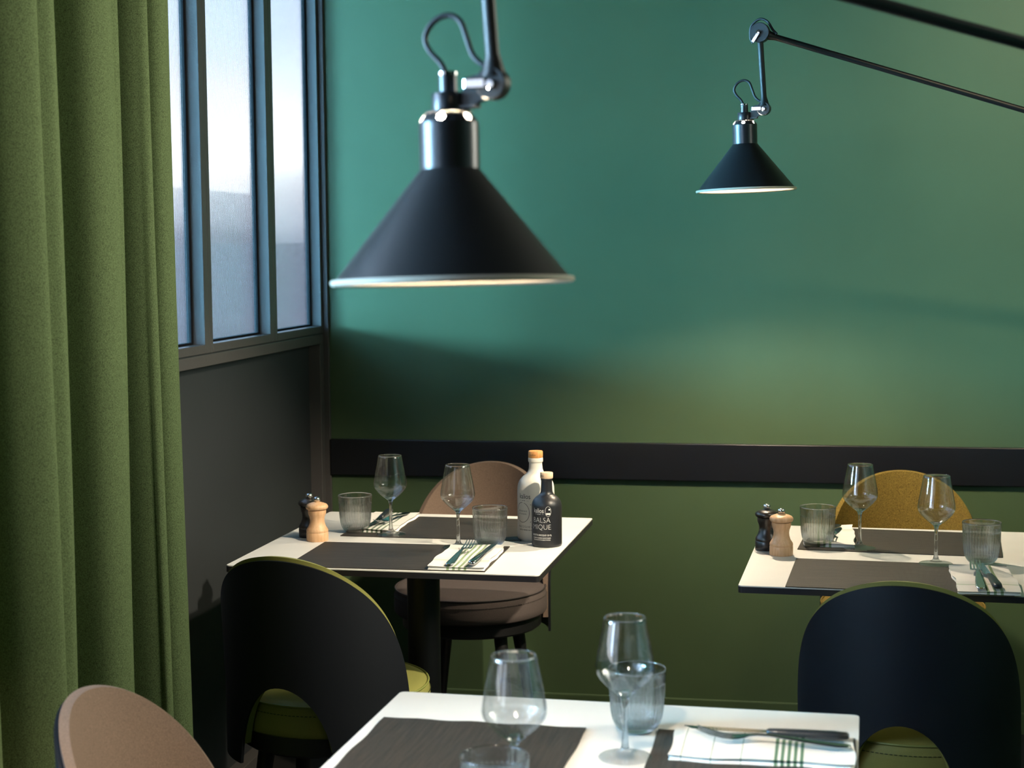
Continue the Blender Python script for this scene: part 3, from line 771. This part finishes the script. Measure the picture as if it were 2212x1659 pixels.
def lay(o, x, y, z, head, tilt=0.0, rollx=0.0):
    """head: heading of the tip, radians from +y clockwise"""
    o.location = (x, y, z); o.rotation_euler = (tilt, rollx, -head)
NT = .7622
lay(fork('steel fork lying on the near napkin of the bottle table'), .684, -1.338, NT, .03, .035)
lay(knife('serrated steel knife beside the fork on the near napkin of the bottle table'), .733, -1.336, NT, .05, .02)
lay(fork('steel fork on the near napkin of the right table'), 1.779, -1.425, NT, .03, .035)
lay(knife('dark handled knife leaning against the fork on the right table', True), 1.812, -1.423, NT, -.06, .02)
lay(fork('steel fork on the far napkin of the bottle table, tines towards the camera'), .425, -.680, NT, PI + .12, .02)
lay(knife('dark knife on the far napkin of the bottle table, beside the tumbler', True), .375, -.665, NT, PI - .06, .01)
lay(fork('steel fork on the far napkin of the right table, hidden behind the tumbler'), 1.51, -.715, NT, PI + .1, .02)
lay(fork('steel fork lying crosswise on the napkin of the nearest table'), 1.508, -2.500, NT, -PI / 2 + .03, .02)
lay(knife('dark handled knife behind the fork on the nearest table', True), 1.506, -2.465, NT, -PI / 2 + .02, .01)

# ------------------------------------------------------------------ lamps
def lamp(loc, tilt_side, tilt_front, arm_end, label, bulb='bulb'):
    """head points down; local x = to the camera's right, y = away from the camera"""
    root = empty('wall_lamp', loc)
    X = Vector((.9825, -.186, 0)); Y = Vector((.186, .9825, 0)); Z = Vector((0, 0, 1))
    B = Matrix(((X.x, Y.x, 0, 0), (X.y, Y.y, 0, 0), (0, 0, 1, 0), (0, 0, 0, 1))) @ Matrix.Diagonal((1.13, 1.13, 1.13, 1))
    J = Vector((.044, 0, .178))
    T = Matrix.Translation(J) @ Matrix.Rotation(tilt_front, 4, 'X') @ Matrix.Rotation(tilt_side, 4, 'Y') @ Matrix.Translation(-J)
    HM = B @ T
    sh = MB().lathe([(.1075, .0035), (.0276, .1030), (.0268, .1040), (.0262, .1030), (.1062, .0030)], 128, closed=True).xf(HM).build('shade', M['lampblack'], root, sharp=50)
    MB().lathe([(.1060, .0030), (.0260, .1030), (.0252, .1024), (.1046, .0016), (.1090, -.0004), (.1108, .0010), (.1112, .0032), (.1098, .0048), (.1074, .0036)], 128, closed=True).xf(HM).build('shade_lining', M['lampwhite'], sh, sharp=50)
    # neck tube with a perforated shoulder
    nk = MB().lathe([(.0272, .1035), (.0273, .1450), (.0262, .1450), (.0262, .1035)], 64, closed=True).xf(HM).build('neck_tube', M['lamptube'], root, sharp=40)
    v = []; f = []; NSEC = 6
    def cone(a, t):  # a angle, t 0..1 up the shoulder
        r = .0271 + (.0213 - .0271) * t ** 1.4; return (r * math.cos(a), r * math.sin(a), .1450 + .0090 * t)
    for s_ in range(NSEC):
        a0 = 2 * PI * s_ / NSEC - PI / 2 + .12; hw = PI / NSEC; k0 = len(v)
        sq = [(math.cos(2 * PI * k / 32), math.sin(2 * PI * k / 32)) for k in range(32)]
        for c, s in sq:
            q = 1 / max(abs(c), abs(s)); v.append(cone(a0 + hw * c * q, .5 + .5 * s * q))
        for c, s in sq: v.append(cone(a0 + hw * .27 * c, .5 + .36 * s))
        for k in range(32):
            j = (k + 1) % 32; f.append((k0 + k, k0 + j, k0 + 32 + j, k0 + 32 + k))
    MB().add(v, f).xf(HM).build('vented_shoulder', M['lampblack'], nk, sharp=60)
    MB().lathe([(.0215, .1540), (.0205, .1560), (0, .1562), (0, .1540)], 48).xf(HM).build('shoulder_cap', M['lamptube'], root)
    MB().lathe([(.0, .1555), (.0148, .1555), (.0150, .1570), (.0150, .1715), (.0142, .1725), (0, .1727)], 48).xf(HM).build('collar', M['lamptube'], root)
    MB().lathe([(0, .1720), (.0084, .1720), (.0084, .1885), (0, .1887)], 32).xf(HM).build('cable_gland', M['lamptube'], root)
    MB().lathe([(0, .1880), (.0088, .1880), (.0090, .1890), (.0090, .1910), (.0080, .1918), (0, .1918)], 32).xf(HM).build('gland_ring', M['chrome'], root)
    cb = spline([(-.002, 0, .190), (-.0068, 0, .200), (-.0175, 0, .2120), (-.0215, 0, .2245), (-.0140, .001, .2375), (0, .002, .2430), (.0122, .002, .2370), (.0180, .002, .2225), (.0240, .001, .2060), (.0330, 0, .1965), (.0400, 0, .1940)], 6)
    MB().tube(cb, .0028, 12).xf(HM).build('cable', M['cable'], root)
    bk = MB().prism([(.0130, .1600), (.0160, .1845), (.0360, .1885), (.0440, .1885), (.0440, .1650), (.0310, .1625), (.0290, .1585)], -.0032, .0032).xf(HM).build('head_bracket', M['lampblack'], root, smooth=False, bevel=.0008)
    MB().prism([(.0120, .1570), (.0290, .1580), (.0285, .1605), (.0125, .1600)], -.007, .007).xf(HM).build('bracket_foot', M['lampblack'], bk, smooth=False)
    # lower swivel joint: disc facing the camera
    RX = Matrix.Rotation(PI / 2, 4, 'X')
    jl = MB().lathe([(0, -.008), (.0135, -.008), (.0145, -.007), (.0145, .007), (.0135, .008), (0, .008)], 48).xf(B @ Matrix.Translation(J) @ RX).build('lower_joint', M['lampblack'], root)
    lv = MB().box(.0195, .0405, -.0115, -.0085, .1735, .1825)
    lv.xf(B).build('joint_lever', M['chrome'], jl, smooth=False, bevel=.0012)
    MB().lathe([(0, .0), (.0042, 0), (.0046, .0006), (.0046, .0030), (.0036, .0040), (0, .0042)], 24).xf(B @ Matrix.Translation((J.x + .001, -.0080, J.z - .001)) @ RX).build('joint_screw', M['chrome'], jl)
    # upright rod and upper joint
    U = Vector((.0345, .002, .343))
    MB().tube([J + Vector((0, .001, .006)), J + Vector((0, .001, .018)), J + Vector((-.0007, .001, .026)), J.lerp(U, .5), U + Vector((.0005, 0, -.022)), U + Vector((0, 0, -.008))], [.0120, .0085, .0064, .0064, .0066, .0110], 20).xf(B).build('upright_rod', M['lampblack'], root)
    ju = MB().lathe([(0, -.010), (.0205, -.010), (.0215, -.009), (.0215, .009), (.0205, .010), (0, .010)], 56).xf(B @ Matrix.Translation(U) @ RX).build('upper_joint', M['lampblack'], root)
    LM = B @ Matrix.Translation(U + Vector((-.006, 0, -.008))) @ Matrix.Rotation(math.radians(33), 4, 'Y')
    MB().box(-.0042, .0042, -.0135, -.0105, -.0160, .0140).xf(LM).build('joint_lever', M['chrome'], ju, smooth=False, bevel=.0012)
    MB().lathe([(0, 0), (.0040, 0), (.0044, .0006), (.0044, .0040), (0, .0046)], 24).xf(LM @ Matrix.Translation((0, -.0105, .0095)) @ RX).build('joint_screw', M['chrome'], ju)
    lp = spline([U + Vector(p) for p in ((-.0190, .012, -.020), (-.0245, .012, -.008), (-.0235, .012, .014), (-.0120, .011, .0275), (.001, .010, .0310), (.0150, .009, .0235), (.0265, .006, .0060), (.0360, .003, -.0040))], 6)
    MB().tube(lp, .0028, 10).xf(B).build('joint_cable', M['cable'], root)
    # long arm to the right wall
    Uw = Vector(loc) + (B @ U); E = Vector(arm_end); d = (E - Uw).normalized()
    MB().tube([p - Vector(loc) for p in (Uw + d * .010, Uw + d * .024, Uw + d * .040, Uw + d * .3, E - d * .04, E)], [.0165, .0116, .0079, .0075, .0075, .012], 24).build('arm', M['lampblack'], root)
    mp = MB().lathe([(0, -.012), (.028, -.012), (.028, .012), (0, .012)], 40).xf(Matrix.Translation(E - Vector(loc)) @ RX).build('arm_pivot', M['lampblack'], root)
    e = E - Vector(loc); MB().box(e.x, wx(XR) - .002 - loc[0], e.y - .02, e.y + .02, e.z - .015, e.z + .015).build('wall_bracket', M['lampblack'], root, smooth=False, bevel=.002)
    MB().box(wx(XR) - .012 - loc[0], wx(XR) - .001 - loc[0], e.y - .05, e.y + .05, e.z - .12, e.z + .12).build('wall_plate', M['lampblack'], root, smooth=False, bevel=.003)
    # bulb
    MB().lathe([(0, .058), (.010, .0595), (.0165, .064), (.0195, .071), (.020, .080), (.0190, .090), (.0160, .100), (.0140, .108), (.0140, .150), (0, .150)], 48).xf(HM).build('bulb', M[bulb], root)
    tag(root, label, 'lamp', 'articulated wall lamps'); return root
lamp((1.275, -.565, 1.578), math.radians(-1.6), math.radians(0), (2.66, -.30, 1.560), 'smaller looking black cone lamp hanging over the right tables, near the green wall')
lamp((1.087, -3.053, 1.405), math.radians(-1.6), math.radians(-1.9), (2.66, -2.194, 1.452), 'large blurred black cone lamp close to the camera, over the nearest table', 'bulb_low')

sf = empty('track_spotlight', (2.35, -2.30, 2.74))
MB().tube([(0, 0, -.002), (0, 0, -.22)], .007, 12).build('stem', M['lampblack'], sf)
MB().lathe([(0, -.012), (.05, -.012), (.05, -.001), (0, -.001)], 32).build('ceiling_plate', M['lampblack'], sf)
MB().lathe([(.034, .004), (.038, .004), (.038, .085), (.030, .095), (0, .095), (0, .088), (.030, .085), (.034, .078)], 40).xf(Matrix.Translation((0, 0, -.28)) @ Matrix.Rotation(math.radians(36), 4, 'X') @ Matrix.Rotation(math.radians(40), 4, 'Y')).build('housing', M['lampblack'], sf)
tag(sf, 'black ceiling spotlight aimed at the bottle table', 'spotlight')
# recessed downlights in the ceiling (out of view, they carry the warm beams)
for x, y, lab in ((2.45, -1.6, 'recessed ceiling downlight near the back wall at the right'), (2.0, -4.9, 'recessed ceiling downlight over the camera side of the room')):
    d = empty('ceiling_downlight', (x, y, 2.74))
    MB().lathe([(.060, -.002), (.066, -.002), (.066, .059), (.058, .059)], 40, closed=True).build('housing', M['lampblack'], d)
    tag(d, lab, 'downlight', 'recessed ceiling downlights')
